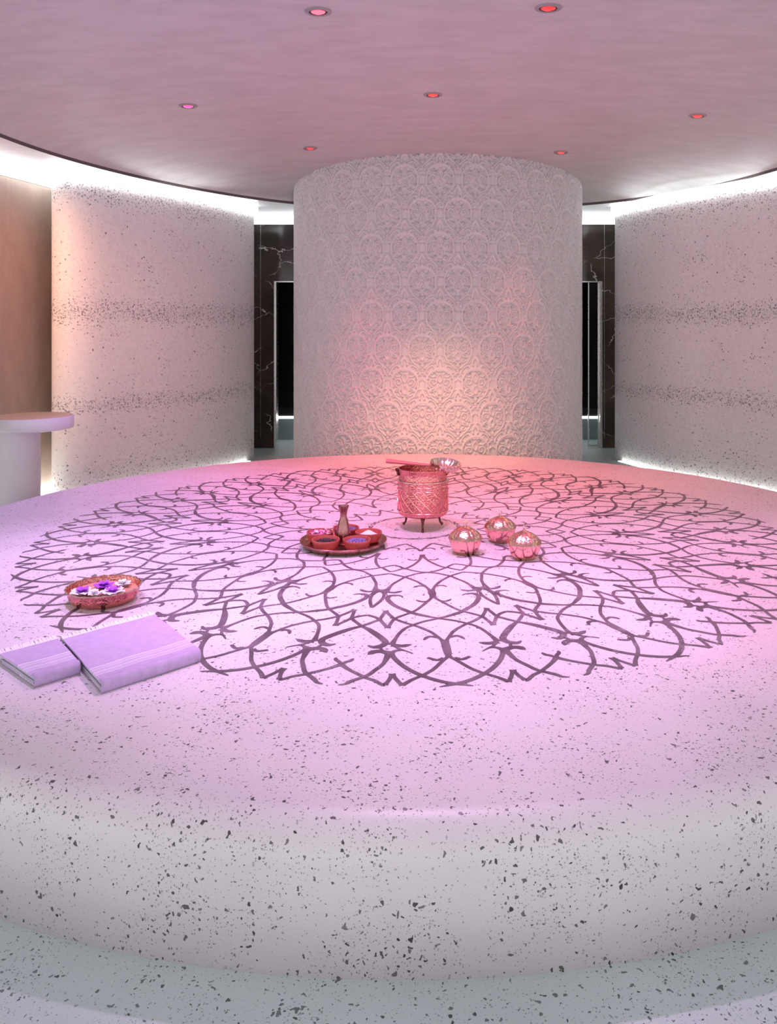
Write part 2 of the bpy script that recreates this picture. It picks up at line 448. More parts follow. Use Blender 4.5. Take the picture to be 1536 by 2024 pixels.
# inlay strokes traced on one half sector (pixel frames a and b of 1/6.98 px), mirrored and turned 16 times
f_, yh_, xc_ = 1595.0, 649.0, 839.0
def pol(x, y):
    px = 840 + x / 6.98; py = 1060 + y / 6.98
    Z = f_ / (py - yh_); X = (px - xc_) / f_ * Z
    dx = X + 0.0486; dz = 4.054 - Z
    return math.hypot(dx, dz), math.degrees(math.atan2(dx, dz)) - PH
PH = 4.39
B = 977
def q(pts, oy=0): return [pol(x, y + oy) for x, y in pts]
def q6(pts): return [pol(x + 1396, y + B) for x, y in pts]
W0 = 0.0156
AX0, AX1 = 0.0, 11.25
strokes = []   # (polar points, snap start, snap end, width profile)
def st(pts, a=None, b=None, w0=1.0, w1=1.0, wm=1.0):
    pts = [list(p) for p in pts]
    if a is not None: pts[0][1] = a
    if b is not None: pts[-1][1] = b
    strokes.append((pts, w0, w1, wm))
st(q([(-50, 205), (-10, 165), (50, 125), (105, 98)]), AX0, AX1, 1.3, .8)
st(q([(0, 172), (60, 163), (110, 168), (145, 185)]), None, None, .8, .5, .8)
st(q([(-40, 255), (0, 300), (60, 345), (150, 390), (250, 425), (310, 432), (400, 452), (505, 470)]), AX0, AX1, 1.6, .7)
st(q([(60, 318), (100, 327), (145, 323), (185, 305)]), None, None, .8, .5, .8)
st(q([(32, 498), (100, 490), (200, 465), (300, 430), (345, 405), (400, 382)]), AX0, AX1)
st(q([(50, 500), (160, 510), (260, 530), (350, 550), (450, 590), (560, 635), (640, 685), (715, 738)]), AX0, None, .9, 2.2)
st(q([(715, 738), (600, 752), (485, 735)]), None, None, 2.4, .25, 1.3)
st(q([(510, 495), (440, 520), (350, 550), (250, 600), (190, 640), (140, 690), (108, 745), (96, 790)]), AX1, AX0, .8, 2.6)
st(q([(145, 690), (200, 680), (255, 682), (305, 697)]), None, None, .9, .4, .9)
st(q([(100, 780), (120, 830), (160, 862), (230, 902), (340, 960), (430, 1003), (520, 1035), (620, 1060), (700, 1080), (790, 1106)]), AX0, None, 2.4, 1.0)
st(q([(190, 885), (240, 895), (300, 895), (362, 870)]), None, None, .9, .6, .9)
st(q([(515, 815), (560, 797), (640, 790), (700, 800), (738, 828), (735, 865), (705, 915), (650, 960), (580, 1000), (520, 1035), (440, 1065), (350, 1092), (285, 1112), (226, 1128)]), None, AX0, .4, .9, 1.5)
st(q([(200, 157), (420, 190), (580, 228), (720, 270), (840, 340), (930, 410), (1010, 478)], B), AX0, None, 1.0, 1.8)
st(q([(1010, 478), (940, 492), (870, 502), (745, 490)], B), None, None, 2.6, .25, 1.6)
st(q([(790, 612), (900, 560), (1000, 562), (1070, 598), (1062, 680), (1000, 780), (900, 870), (800, 930), (700, 980), (560, 1030), (420, 1062), (300, 1085), (200, 1103)], B), None, None, .4, .3, 1.3)
st(q([(790, 130), (680, 190), (580, 230), (480, 280), (390, 340), (335, 410), (298, 470), (300, 545)], B), None, AX0, 1.0, 2.2)
st(q([(350, 415), (430, 398), (490, 408), (545, 440)], B), None, None, 1.0, .5, 1.0)
st(q([(300, 540), (310, 640), (350, 690), (400, 715), (480, 760), (620, 840), (740, 890), (800, 910), (900, 940), (1000, 970), (1100, 1008), (1155, 1034)], B), AX0, None, 2.2, 1.2)
st(q([(410, 700), (500, 722), (560, 708), (622, 682)], B), None, None, 1.1, .9, 1.0)
st(q([(1155, 1034), (1190, 960), (1212, 870)], B), None, None, 1.6, 1.7)
st(q([(1212, 870), (1290, 945), (1385, 1010)], B), None, None, 1.7, 1.6)
st(q([(1385, 1010), (1420, 1005)], B) + q6([(100, 940), (200, 890), (350, 775), (400, 700)]), None, AX1, 1.3, 1.4)
st(q6([(400, 695), (330, 670), (270, 658), (215, 632)]), AX1, None, 1.3, .4, 1.0)
# outer flower right half
st(q([(1275, 205), (1200, 260), (1120, 350), (1075, 430), (1110, 468), (1180, 490), (1270, 495), (1330, 468)], B), AX1, None, 1.0, .5, 1.8)
st(q([(1095, 592), (1200, 558), (1300, 560), (1395, 590)], B), None, None, 2.6, .25, 1.8)
st(q([(1100, 590), (1190, 670), (1270, 735), (1400, 800), (1530, 862)], B) + q6([(240, 892), (400, 930), (500, 962), (600, 968)]), None, None, 2.0, .3, 1.1)
# diamond
st(q([(790, 130), (825, 75), (850, 15)], B), None, None, 1.1, 1.7)
st(q([(850, 20), (910, 65), (990, 130)], B), None, None, 1.7, 1.1)
st(q([(790, 130), (860, 180), (945, 250)], B), None, None, 1.1, 1.7)
st(q([(945, 245), (968, 190), (990, 130)], B), None, None, 1.7, 1.1)
st(q([(990, 130), (1040, 92), (1115, 62)], B), None, AX1, 1.0, .8)
st(q([(990, 130), (1120, 165), (1275, 205)], B), None, AX1, 1.0, .9)
# leaf and bud on the flower axis
st([(0.985, 11.25), (1.015, 10.35), (1.06, 10.0), (1.115, 10.4), (1.175, 11.25)], AX1, AX1, 2.0, .8, 1.0)
st([(0.965, 9.6), (0.985, 11.25)], None, AX1, .9, 1.1)
# little inner flower bars joining petals
st(q([(715, 738), (720, 770), (725, 812)]), None, None, .6, .6, .35)
st(q([(1010, 478), (960, 520), (920, 562)], B), None, None, .5, 1.4, .8)
st(q([(1190, 500), (1180, 530), (1185, 560)], B), None, None, .7, 1.2, .8)

def build_inlay():
    V = []; F = []
    def stroke(pts, w0, w1, wm):
        xy = [np.array([r * math.sin(math.radians(a)), -r * math.cos(math.radians(a))]) * S for r, a in pts]
        c = catmull(xy, 7) if len(xy) > 2 else [xy[0], (xy[0] + xy[1]) / 2, xy[1]]
        n = len(c); L = []; Rr = []
        for i in range(n):
            d = c[min(i + 1, n - 1)] - c[max(i - 1, 0)]; d = d / (np.linalg.norm(d) + 1e-9); nn = np.array([-d[1], d[0]])
            t = i / (n - 1); base = w0 * (1 - t) + w1 * t
            m_ = math.sin(math.pi * t) ** 0.6 if 0 < t < 1 else 0
            edge = min(1.0, min(t, 1 - t) * 5)
            wd = (base * (1 - edge) + wm * edge) if True else base
            hw = W0 * wd / 2
            L.append(c[i] + nn * hw); Rr.append(c[i] - nn * hw)
        return L, Rr
    shapes = [stroke(*s_) for s_ in strokes]
    zt = HT + 0.0006
    for k in range(16):
        th = math.radians(PH + 22.5 * k)
        for sgn in (1, -1):
            for si, (L, Rr) in enumerate(shapes):
                k0 = len(V); n = len(L); zo_ = zt + 0.00004 * si + (0.00002 if sgn < 0 else 0)
                for arr in (L, Rr):
                    for p in arr:
                        x, y = p[0] * sgn, p[1]
                        V.append((x * math.cos(th) - y * math.sin(th), x * math.sin(th) + y * math.cos(th), zo_))
                for i in range(n - 1):
                    F.append((k0 + i, k0 + i + 1, k0 + n + i + 1, k0 + n + i))
    # wavy garland ring round the middle
    for ph in (0, math.pi):
        n = 512; k0 = len(V); zt += 0.00005
        for side in (-1, 1):
            for i in range(n):
                a = 2 * math.pi * i / n; r = (0.222 + 0.0085 * math.cos(16 * a + ph + math.radians(PH) * 16)) * S + side * 0.0045 * (1 + 0.5 * math.cos(16 * a))
                V.append((r * math.sin(a), -r * math.cos(a), zt))
        for i in range(n): F.append((k0 + i, k0 + (i + 1) % n, k0 + n + (i + 1) % n, k0 + n + i))
    # small chips of dark marble dotted along the ring's scallops
    me = bpy.data.meshes.new('arabesque_inlay'); me.from_pydata(V, [], F); me.update(); me.materials.append(M['inlay'])
    bm = bmesh.new(); bm.from_mesh(me)
    for f in bm.faces:
        f.normal_update()
        if f.normal.z < 0: f.normal_flip()
    bm.to_mesh(me); bm.free()
    o = bpy.data.objects.new('arabesque_inlay', me); C.objects.link(o); o.parent = stone_root
    o['label'] = 'dark purple brown marble scrollwork inlaid in the top'
build_inlay()

# ------------------------------------------------------------------ carved column
def carved_column():
    cx, cy, R = 0.129 * S, 7.92 * S, 1.378 * S
    tw, th = 0.3464, 0.664
    nu, nv = 64, 136
    U, Vv = np.meshgrid((np.arange(nu) + 0.5) / nu * tw - tw / 2, (np.arange(nv) + 0.5) / nv * th - th / 2)
    curves = []
    def arc(c, r, a0, a1, n=14): return [(c[0] + r * math.cos(math.radians(a0 + (a1 - a0) * i / n)), c[1] + r * math.sin(math.radians(a0 + (a1 - a0) * i / n))) for i in range(n + 1)]
    def spiral(c, r0, r1, a0, a1, n=22): return [(c[0] + (r0 + (r1 - r0) * i / n) * math.cos(math.radians(a0 + (a1 - a0) * i / n)), c[1] + (r0 + (r1 - r0) * i / n) * math.sin(math.radians(a0 + (a1 - a0) * i / n))) for i in range(n + 1)]
    sm = lambda p: [tuple(v) for v in catmull(p, 5)]
    curves += [(arc((0, 0.04), 0.130, 0, 90), .011)]
    curves += [(sm([(.132, .04), (.131, -.02), (.098, -.09), (.045, -.14), (0, -.185)]), .010)]
    curves += [(spiral((.062, .035), .044, .008, -70, 420), .008)]
    curves += [(sm([(0, -.15), (.03, -.095), (.065, -.06), (.100, -.045), (.105, -.02)]), .007)]
    curves += [(sm([(0, .125), (.022, .095), (.020, .06), (0, .03)]), .008), (sm([(0, .01), (.02, -.02), (.018, -.055), (0, -.08)]), .009)]
    curves += [(sm([(.155, .10), (.125, .165), (.085, .195), (.052, .19), (.05, .165), (.07, .155), (.085, .168)]), .008)]
    curves += [(sm([(0, .175), (.028, .215), (.024, .26), (0, .295)]), .009)]
    curves += [(sm([(.172, -.06), (.148, -.10), (.140, -.15), (.150, -.185), (.165, -.178), (.163, -.158)]), .008)]
    curves += [(sm([(.10, -.13), (.12, -.17), (.10, -.21), (.075, -.20), (.08, -.178)]), .007)]
    curves += [(sm([(.0, -.20), (.035, -.225), (.05, -.26), (.03, -.285), (.012, -.27)]), .007)]
    curves += [(sm([(.09, .25), (.12, .235), (.15, .25), (.172, .28)]), .007), (sm([(.06, .25), (.075, .285), (.11, .31)]), .007)]
    curves += [(sm([(.045, .235), (.07, .222), (.085, .235), (.075, .255)]), .006), (sm([(.0, .145), (.035, .150), (.06, .135)]), .006),
               (sm([(.118, .0), (.135, -.035), (.160, -.03)]), .006), (sm([(.05, -.20), (.075, -.225), (.10, -.245), (.14, -.235)]), .007)]
    D = np.zeros_like(U)
    segs = []
    for pts, wd in curves:
        for i in range(len(pts) - 1):
            for mx in (1, -1):
                for (ou, ov) in ((0, 0), (tw / 2, th / 2)):
                    segs.append((pts[i][0] * mx + ou, pts[i][1] + ov, pts[i + 1][0] * mx + ou, pts[i + 1][1] + ov, wd))
    for (ax, ay, bx, by, wd) in segs:
        wd = wd * 1.22
        # periodic wrap around the segment's midpoint
        mx_, my_ = (ax + bx) / 2, (ay + by) / 2
        du = (U - mx_ + tw / 2) % tw - tw / 2; dv = (Vv - my_ + th / 2) % th - th / 2
        ex, ey = (bx - ax) / 2, (by - ay) / 2; l2 = ex * ex + ey * ey + 1e-12
        t = np.clip((du * ex + dv * ey) / l2, -1, 1)
        d = np.hypot(du - t * ex, dv - t * ey)
        D = np.maximum(D, np.clip(1.5 * (1 - (d / wd) ** 2), 0, 1) * (0.62 + 0.38 * wd / 0.014))
    for (pu, pv, pr_) in ((.034, .098, .011), (.048, -.058, .010), (.112, -.025, .009), (.158, .16, .010), (.025, -.118, .009), (.105, .27, .010), (.022, .192, .008), (.128, -.222, .010), (.06, .125, .008), (.115, .06, .009), (.155, .215, .008)):
        for mx in (1, -1):
            for (ou, ov) in ((0, 0), (tw / 2, th / 2)):
                du = (U - pu * mx - ou + tw / 2) % tw - tw / 2; dv = (Vv - pv - ov + th / 2) % th - th / 2
                D = D - 1.1 * np.clip(1 - (np.hypot(du, dv) / pr_) ** 2, 0, 1)
    amp = 0.021
    ntile = 30
    z0, z1 = 0.0, HF + 1.425 * S
    nz = int((z1 - z0) / th * nv)
    zs = z0 + (np.arange(nz + 1)) * th / nv
    lo = int(ntile * nu * (-112 / 360)); hi = int(ntile * nu * (112 / 360))
    ks = list(range(lo, hi)) + list(range(hi, ntile * nu + lo, 8))
    ks = np.array(ks)
    ang = ks / (ntile * nu) * 2 * math.pi
    hmap = D[np.arange(nz + 1) % nv][:, (ks + nu // 2) % nu]
    Rr = R + hmap * amp
    X = cx + Rr * np.sin(ang)[None, :]; Y = cy - Rr * np.cos(ang)[None, :]
    Z = np.repeat(zs[:, None], len(ks), 1)
    P = np.stack([X, Y, Z], -1)[:, ::-1] if False else np.stack([X, Y, Z], -1)
    o = np_grid_obj('carved_column', P, M['column'], closed_u=True)
    tag(o, 'broad round white column with carved relief arabesques behind the stone', 'column')
carved_column()

# ------------------------------------------------------------------ curved mosaic walls
WT = 1.127
def wall_from(name, path, thick_pts, mat, label, led=True, base_led=True, ledname='cove_light'):
    poly = catmull(path, 10)
    full = [tuple(p * S) for p in poly] + [tuple(np.array(p, float) * S) for p in thick_pts]
    o = MB().extrude(full, 0.0, HF + WT * S).build(name, mat, auto=40)
    struct(o, label, 'wall')
    if led:
        # light strip standing on the wall top, following its face
        up = []; m_ = MB(); c = [p * S for p in poly]
        n = len(c); A = []; Bq = []
        for i in range(n):
            d = c[min(i + 1, n - 1)] - c[max(i - 1, 0)]; d /= np.linalg.norm(d); nn = np.array([-d[1], d[0]]) * led
            A.append(c[i] - nn * 0.02); Bq.append(c[i] - nn * 0.05)
        pg = [tuple(a) for a in A] + [tuple(b) for b in reversed(Bq)]
        z0 = HF + WT * S; z1 = HF + C2 * S
        l_ = MB().extrude(pg, z0, z1 - 0.012).build(ledname, M['led'], o, auto=40)
    return o, poly
LW = [(-1.70, 8.05), (-1.735, 7.886), (-1.897, 7.40), (-2.124, 6.94), (-2.345, 6.58), (-2.551, 6.27), (-2.70, 6.16), (-2.83, 6.17), (-2.89, 6.26), (-2.90, 6.40)]
RW = [(1.90, 8.05), (1.928, 7.886), (2.126, 7.34), (2.295, 7.05), (2.441, 6.85), (2.757, 6.309), (3.0, 5.75), (3.2, 5.0), (3.3, 4.2), (3.35, 3.2)]
wall_from('wall_left', LW, [(-2.86, 6.9), (-2.5, 7.6), (-2.2, 8.2)], M['mosaic'], 'curved pale mosaic wall with grey speckled bands left of the column', led=-1)
wall_from('wall_right', RW, [(3.9, 3.2), (3.85, 5.2), (3.4, 6.6), (2.7, 7.7), (2.3, 8.2)], M['mosaic'], 'curved pale mosaic wall with grey speckled bands right of the column', led=1)

# bronze wall far left
BW = [(-3.2, 8.3), (-3.02, 7.4), (-2.99, 6.75), (-3.04, 6.35), (-3.13, 5.9), (-3.25, 5.3), (-3.42, 4.6), (-3.6, 3.8)]
wall_from('wall_left', BW, [(-4.1, 3.8), (-4.1, 8.3)], M['bronze_wall'], 'smooth bronze brown curved wall behind the basin at far left', led=-1)
# floor level light at the foot of the bronze wall
pf = catmull(BW[2:7], 8)
pgA = [tuple(np.array(p) * S + np.array([0.012, -0.004])) for p in pf]; pgB = [tuple(np.array(p) * S + np.array([0.045, -0.01])) for p in pf]
tag(MB().extrude(pgA + pgB[::-1], 0.0, 0.03).build('floor_light', M['led_floor']), 'low white light strip on the floor along the bronze wall', 'light')

for Wp, sg in ((LW[1:9], 1), (RW[1:9], -1)):
    pf = catmull(Wp, 6); inn = []; out_ = []
    for i in range(len(pf)):
        d = pf[min(i + 1, len(pf) - 1)] - pf[max(i - 1, 0)]; d = d / np.linalg.norm(d); nn = np.array([-d[1], d[0]]) * sg
        inn.append(tuple((pf[i] + nn * .012) * S)); out_.append(tuple((pf[i] + nn * .04) * S))
    tag(MB().extrude(inn + out_[::-1], 0.0, 0.004).build('floor_light', M['led_wall_foot']), 'white floor level light strip along the foot of the %s mosaic wall' % ('left' if sg > 0 else 'right'), 'light')

# ------------------------------------------------------------------ back wall with opening
YB = 8.75 * S
xl, xr = -1.629 * S, 1.926 * S
zo = HF + 0.51 * S; ztop = HF + WT * S
bw = MB()
bw.box(-3.6 * S, xl, YB, YB + 0.12, 0.0, ztop); bw.box(xr, 3.6 * S, YB, YB + 0.12, 0.0, ztop); bw.box(xl, xr, YB, YB + 0.12, zo, ztop)
wb = struct(bw.build('wall_back', M['marble'], smooth=False), 'dark brown polished marble wall with white veins behind the column', 'wall')
MB().box(-3.6 * S, 3.6 * S, YB + 0.02, YB + 0.06, ztop, HF + C2 * S - 0.01).build('cove_light', M['led'], wb, smooth=False)
for nm, x in (('panel_joint', -1.66 * S - 0.14), ('panel_joint', 1.926 * S + 0.03)):
    MB().box(x - 0.002, x + 0.002, YB - 0.002, YB + 0.001, 0.0, ztop).build('panel_joint', M['steel'], wb, smooth=False)
MB().box(-3.5 * S, xl, YB - 0.012, YB, 0.0, 0.13).build('skirting', M['marble'], wb, smooth=False)
MB().box(xr, 3.5 * S, YB - 0.012, YB, 0.0, 0.13).build('skirting', M['marble'], wb, smooth=False)
# steel door frame
fr = MB()
fr.box(xl, xl + 0.03, YB - 0.02, YB + 0.13, 0.0, zo); fr.box(xr - 0.03, xr, YB - 0.02, YB + 0.13, 0.0, zo)
fr.box(xl + 0.03, xr - 0.03, YB - 0.01, YB + 0.13, zo - 0.012, zo)
struct(fr.build('door_1', M['steel'], smooth=False), 'thin steel frame round the dark doorway behind the column', 'door frame')
# dark room beyond
YR = YB + 1.7
rm = MB()
rm.box(xl - 1.0, xr + 1.0, YR, YR + 0.05, 0.0, zo + 0.3); rm.box(xl - 1.0, xl - 0.95, YB + 0.12, YR, 0.0, zo + 0.3); rm.box(xr + 0.95, xr + 1.0, YB + 0.12, YR, 0.0, zo + 0.3)
rm.box(xl - 1.0, xr + 1.0, YB + 0.12, YR, zo + 0.02, zo + 0.06)
struct(rm.build('wall_back', M['room_tile'], smooth=False), 'charcoal walls of the dark room seen through the doorway', 'wall')
bench = empty('wall_bench', ((xl + xr) / 2, YB + 1.15, 0)); tag(bench, 'blue grey tiled bench with a glowing top edge in the dark room', 'bench')
hw = (xr - xl) / 2 + 0.9
hb = HF - 171 * ((YB + 0.8) / S) / 1595 * S
MB().box(-hw, hw, -0.35, 0.5, 0.0, hb - 0.05).build('bench_body', M['bench_tile'], bench, smooth=False)
MB().box(-hw, hw, -0.37, 0.5, hb - 0.018, hb).build('seat_slab', M['bench_tile'], bench, smooth=False)
MB().box(-hw, hw, -0.352, 0.4, hb - 0.05, hb - 0.018).build('edge_light', M['led_low'], bench, smooth=False)
# glass door leaf right
gd = empty('glass_door', (1.75 * S, YB + 0.06, 0)); tag(gd, 'narrow steel framed glass door leaf right of the column', 'door')
g0, g1 = (1163 - 839) / 1595 * 8.78 * S - 1.75 * S, 1.926 * S - 0.032 - 1.75 * S
fm_ = MB().box(g0, g0 + 0.014, -0.01, 0.01, 0.01, zo - 0.015).box(g1 - 0.012, g1, -0.01, 0.01, 0.01, zo - 0.015).box(g0 + 0.014, g1 - 0.012, -0.01, 0.01, 0.01, 0.04)
fm_.build('door_frame', M['steel'], gd, smooth=False)
MB().box(g0 + 0.014, g1 - 0.012, -0.004, 0.004, 0.04, zo - 0.02).build('glass_pane', M['glass'], gd, smooth=False)

# ------------------------------------------------------------------ basin at far left
bs = empty('pedestal_basin', (-2.60 * S, 5.35 * S, 0)); tag(bs, 'white round pedestal basin with a tan top at the far left', 'basin')
hb_ = HF - 0.58 * S; rb = 0.255 * S
MB().lathe([(rb * 0.93, hb_ - 0.103), (rb * 0.985, hb_ - 0.098), (rb, hb_ - 0.088), (rb, hb_ - 0.006), (rb * 0.985, hb_), (rb * 0.96, hb_ - 0.001)], 72).build('basin_rim', M['basin'], bs)
MB().lathe([(rb * 0.955, hb_ - 0.004), (rb * 0.955, hb_ + 0.0015), (1e-5, hb_ + 0.0015)], 72).build('top_slab', M['basin_top'], bs)
rs = 0.155 * S
MB().lathe([(rs * 1.02, 0.0), (rs * 1.02, 0.02), (rs, 0.03), (rs, hb_ - 0.103)], 64, (-0.115 * S, 0, 0)).build('pedestal', M['basin'], bs)

# ------------------------------------------------------------------ ceiling lamps
def lamp_mesh(lens_col, name):
    r = empty('ceiling_lamp', (0, 0, 0))
    MB().lathe([(0.046, -0.001), (0.050, -0.008), (0.060, -0.009), (0.068, -0.006), (0.071, 0.002), (0.046, 0.004)], 40).build('trim_ring', M['lamp_trim'], r)
    MB().lathe([(0.036, -0.001), (0.040, -0.006), (0.0465, -0.006), (0.0465, 0.004), (0.036, 0.004)], 40).build('baffle', M['lamp_baffle'], r)
    e = plain('lamp_lens_' + name, (0.3, 0.05, 0.05, 1), 0.3, emit=(*lens_col, 1), estr=1.0)
    MB().lathe([(0.038, -0.001), (0.036, -0.006), (0.024, -0.011), (0.012, -0.013), (1e-5, -0.0135)], 32).build('lens', e, r)
    return r
M['lamp_trim'] = plain('lamp_trim_grey', (0.36, 0.33, 0.33, 1), 0.4)
M['lamp_baffle'] = plain('lamp_baffle_black', (0.02, 0.008, 0.008, 1), 0.4)
LAB = ['bright pink round ceiling lamp near the top edge, left of the centre', 'deep red round ceiling lamp at the top edge, right of the centre',
       'magenta round ceiling lamp at the left, highest lamp beside the left wall', 'dim coral round ceiling lamp above the middle of the column',
       'bright red round ceiling lamp at the right side above the right wall', 'small dim rose ceiling lamp just left of the column top',
       'small dim coral ceiling lamp just right of the column top',
       'pink round ceiling lamp over the left front of the stone, outside the picture', 'pink round ceiling lamp over the right front of the stone, outside the picture', 'pink round ceiling lamp over the stone front in the middle, outside the picture']
for i, (lx, ly, lc, watt, lens, aim) in enumerate(LAMPS):
    x, y = lx * S, ly * S
    a = math.degrees(math.atan2(x - RING_C[0], y - RING_C[1])); s_ = math.hypot(x - RING_C[0], y - RING_C[1]) / (ringR(a) * S)
    z = HF + dome_h(s_) * S
    r = lamp_mesh(lens, str(i)); r.location = (x, y, z - 0.001)
    # follow the slope of the dome
    ds = 0.01; sl = (dome_h(s_ + ds) - dome_h(s_)) / ds / ringR(a)
    rad = Vector((x - RING_C[0], y - RING_C[1], 0)).normalized()
    nrm = Vector((-rad.x * sl, -rad.y * sl, 1)).normalized()
    r.rotation_mode = 'QUATERNION'; r.rotation_quaternion = Vector((0, 0, 1)).rotation_difference(nrm)
    tag(r, LAB[i], 'ceiling lamp', 'round coloured ceiling lamps')
    ld = bpy.data.lights.new('lamp_beam', 'SPOT'); ld.energy = watt; ld.color = lc; ld.spot_size = math.radians(82 if aim is None else (62 if i >= 7 else 82)); ld.spot_blend = 0.9; ld.shadow_soft_size = 0.035
    lo = bpy.data.objects.new('lamp_beam', ld); C.objects.link(lo); lo.location = (0, 0, -0.03); lo.parent = r
    if aim:
        d_ = Vector((aim[0] * S - x, aim[1] * S - y, HT - z)); d_ = r.rotation_quaternion.inverted() @ d_
        lo.rotation_euler = d_.to_track_quat('-Z', 'Y').to_euler()

# warm spot added for the glow on the column foot, no lamp fixture
def spot(name, loc, tgt, watt, col, size, blend=0.9, soft=0.05):
    ld = bpy.data.lights.new(name, 'SPOT'); ld.energy = watt; ld.color = col; ld.spot_size = math.radians(size); ld.spot_blend = blend; ld.shadow_soft_size = soft
    o = bpy.data.objects.new(name, ld); C.objects.link(o); o.location = loc
    o.rotation_euler = (Vector(tgt) - Vector(loc)).to_track_quat('-Z', 'Y').to_euler(); return o
spot('column_spot', (0.09 * S, 4.7 * S, HF + 1.36 * S), (0.115 * S, 6.56 * S, 0.25), 150, (1.0, 0.68, 0.34), 40, 1.0, 0.3)
spot('wall_wash', (-3.0 * S, 4.4 * S, HF + 1.15 * S), (-3.06 * S, 6.2 * S, HF + 0.15), 130, (1.0, 0.42, 0.20), 64, 1.0)

# ------------------------------------------------------------------ objects on the stone
def on(X, Z): return (X * S, Z * S, HT)
K = S
# water pot -----------------------------------------------------------------
pot = empty('copper_pot', on(-0.008, 4.06)); tag(pot, 'large engraved copper pot on small feet in the middle of the stone', 'pot')
pr = 0.127 * K
MB().lathe([(1e-5, .077), (pr * .55, .077), (pr * .88, .080), (pr * .965, .090), (pr * .99, .105), (pr * .995, .18), (pr, .27), (pr * 1.005, .283)], 72).build('pot_body', M['copper'], pot)
MB().lathe([(pr * 1.005, .283), (pr * 1.03, .286), (pr * 1.03, .292), (pr * .97, .296)], 72).build('shoulder_ring', M['copper_pale'], pot)
MB().lathe([(pr * .955, .294), (pr * .945, .32), (pr * .955, .345), (pr * .985, .353), (pr * .985, .358), (pr * .94, .358), (pr * .93, .34), (pr * .93, .10), (pr * .8, .095), (1e-5, .095)], 72).build('pot_neck', M['copper'], pot)
# raised engraving lattice on the body
lat = MB()
for k in range(16):
    a0 = 2 * math.pi * k / 16
    for sg in (1, -1):
        pts = []
        for i in range(13):
            t = i / 12; a = a0 + sg * (math.pi / 8) * (t * 2 - 1); z = .115 + .12 * t
            pts.append((math.cos(a) * (pr * 1.0), math.sin(a) * (pr * 1.0), z))
        lat.tube(pts, 0.002, 5)
for z in (.11, .24, .262):
    lat.tube([(math.cos(2 * math.pi * i / 60) * pr * 1.0, math.sin(2 * math.pi * i / 60) * pr * 1.0, z) for i in range(60)], 0.0025, 5, closed=True)
lat.build('engraved_band', M['copper_smooth'], pot)
for ang in (-90, 30, 150):
    a = math.radians(ang); ux, uy = math.cos(a), math.sin(a)
    ft = MB(); sc_ = lambda r, z: (ux * r * pr, uy * r * pr, z)
    ft.tube([sc_(.62, .088), sc_(.74, .070), sc_(.76, .045), sc_(.80, .018), sc_(.90, .006)], [.017, .013, .007, .006, .008], 10)
    ft.ball((ux * .88 * pr, uy * .88 * pr, .007), .0085, 6)
    ft.build('foot', M['foot'], pot)
for sx in (-1, 1):
    h = MB(); n = 18
    h.tube([(sx * (pr * .985 + .004 + .014 * math.sin(2 * math.pi * i / n) * .6), -0.02 + .02 * math.cos(2 * math.pi * i / n), .338 + .018 * math.sin(2 * math.pi * i / n)) for i in range(n)], .0042, 7, closed=True)
    h.ball((sx * pr * 1.0, -0.02, .352), .009, 6); h.ball((sx * (pr * 1.0), -0.006, .322), .006, 6)
    h.tube([(sx * pr * .98, -0.02, .352), (sx * pr * .96, -.018, .335), (sx * pr * .955, -.01, .315)], .006, 6)
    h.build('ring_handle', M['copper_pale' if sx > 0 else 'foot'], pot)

# ladle bowl resting across the rim
ldl = empty('copper_ladle', on(0, 0)); tag(ldl, 'rosy handled ladle lying across the rim of the large copper pot', 'ladle')
ldl.location = ((-0.008) * S, 4.06 * S, HT)
z_r = .3585
A_ = np.array([-0.221, -0.03, .405]); B_ = np.array([0.060, -0.01, .372])
hd = MB(); npt = 12
for k_ in range(1):
    vs = []; fs = []
    d = (B_ - A_); d /= np.linalg.norm(d); sd = np.cross(d, (0, 0, 1)); sd /= np.linalg.norm(sd); up = np.cross(sd, d)
    prof = [(0, .022, .012), (.05, .025, .0145), (.5, .019, .010), (.95, .013, .008), (1, .011, .007)]
    for (t, hw_, hh) in prof:
        p = A_ + (B_ - A_) * t
        for j in range(12):
            a = 2 * math.pi * j / 12
            vs.append(p + sd * math.cos(a) * hw_ + up * math.sin(a) * hh)
    for i in range(len(prof) - 1):
        for j in range(12):
            j2 = (j + 1) % 12; fs.append((i * 12 + j, i * 12 + j2, (i + 1) * 12 + j2, (i + 1) * 12 + j))
    fs.append(tuple(range(11, -1, -1))); fs.append(tuple((len(prof) - 1) * 12 + j for j in range(12)))
    hd.add(vs, fs)
hd.build('handle', M['wood'], ldl)
# bowl of the ladle: fluted, tilted to the viewer
lb = MB().lathe([(1e-5, 0.0), (.035, .001), (.060, .010), (.082, .028), (.092, .046), (.092, .060), (.087, .061), (.076, .045), (.060, .030), (.03, .016), (1e-5, .013)], 64, flute=16, famp=0.10, frange=(0.004, 0.056))
lbo = lb.build('ladle_bowl', M['copper_pale'], ldl); lbo.location = (0.132, -0.01, .336); lbo.rotation_euler = (math.radians(8), math.radians(6), 0)
fl = MB()  # petal shapes modelled in place of a flower-like reflection in the bowl
for k in range(6):
    a = 2 * math.pi * k / 6
    fl.ball((.026 * math.cos(a), .026 * math.sin(a), .0), .017, 6, 0.35)
fl.ball((0, 0, .006), .012, 6)
fo = fl.build('reflection_rosette', M['copper_smooth'], ldl); fo.location = (0.132, -0.012, .356); fo.rotation_euler = (math.radians(8), 0, 0)

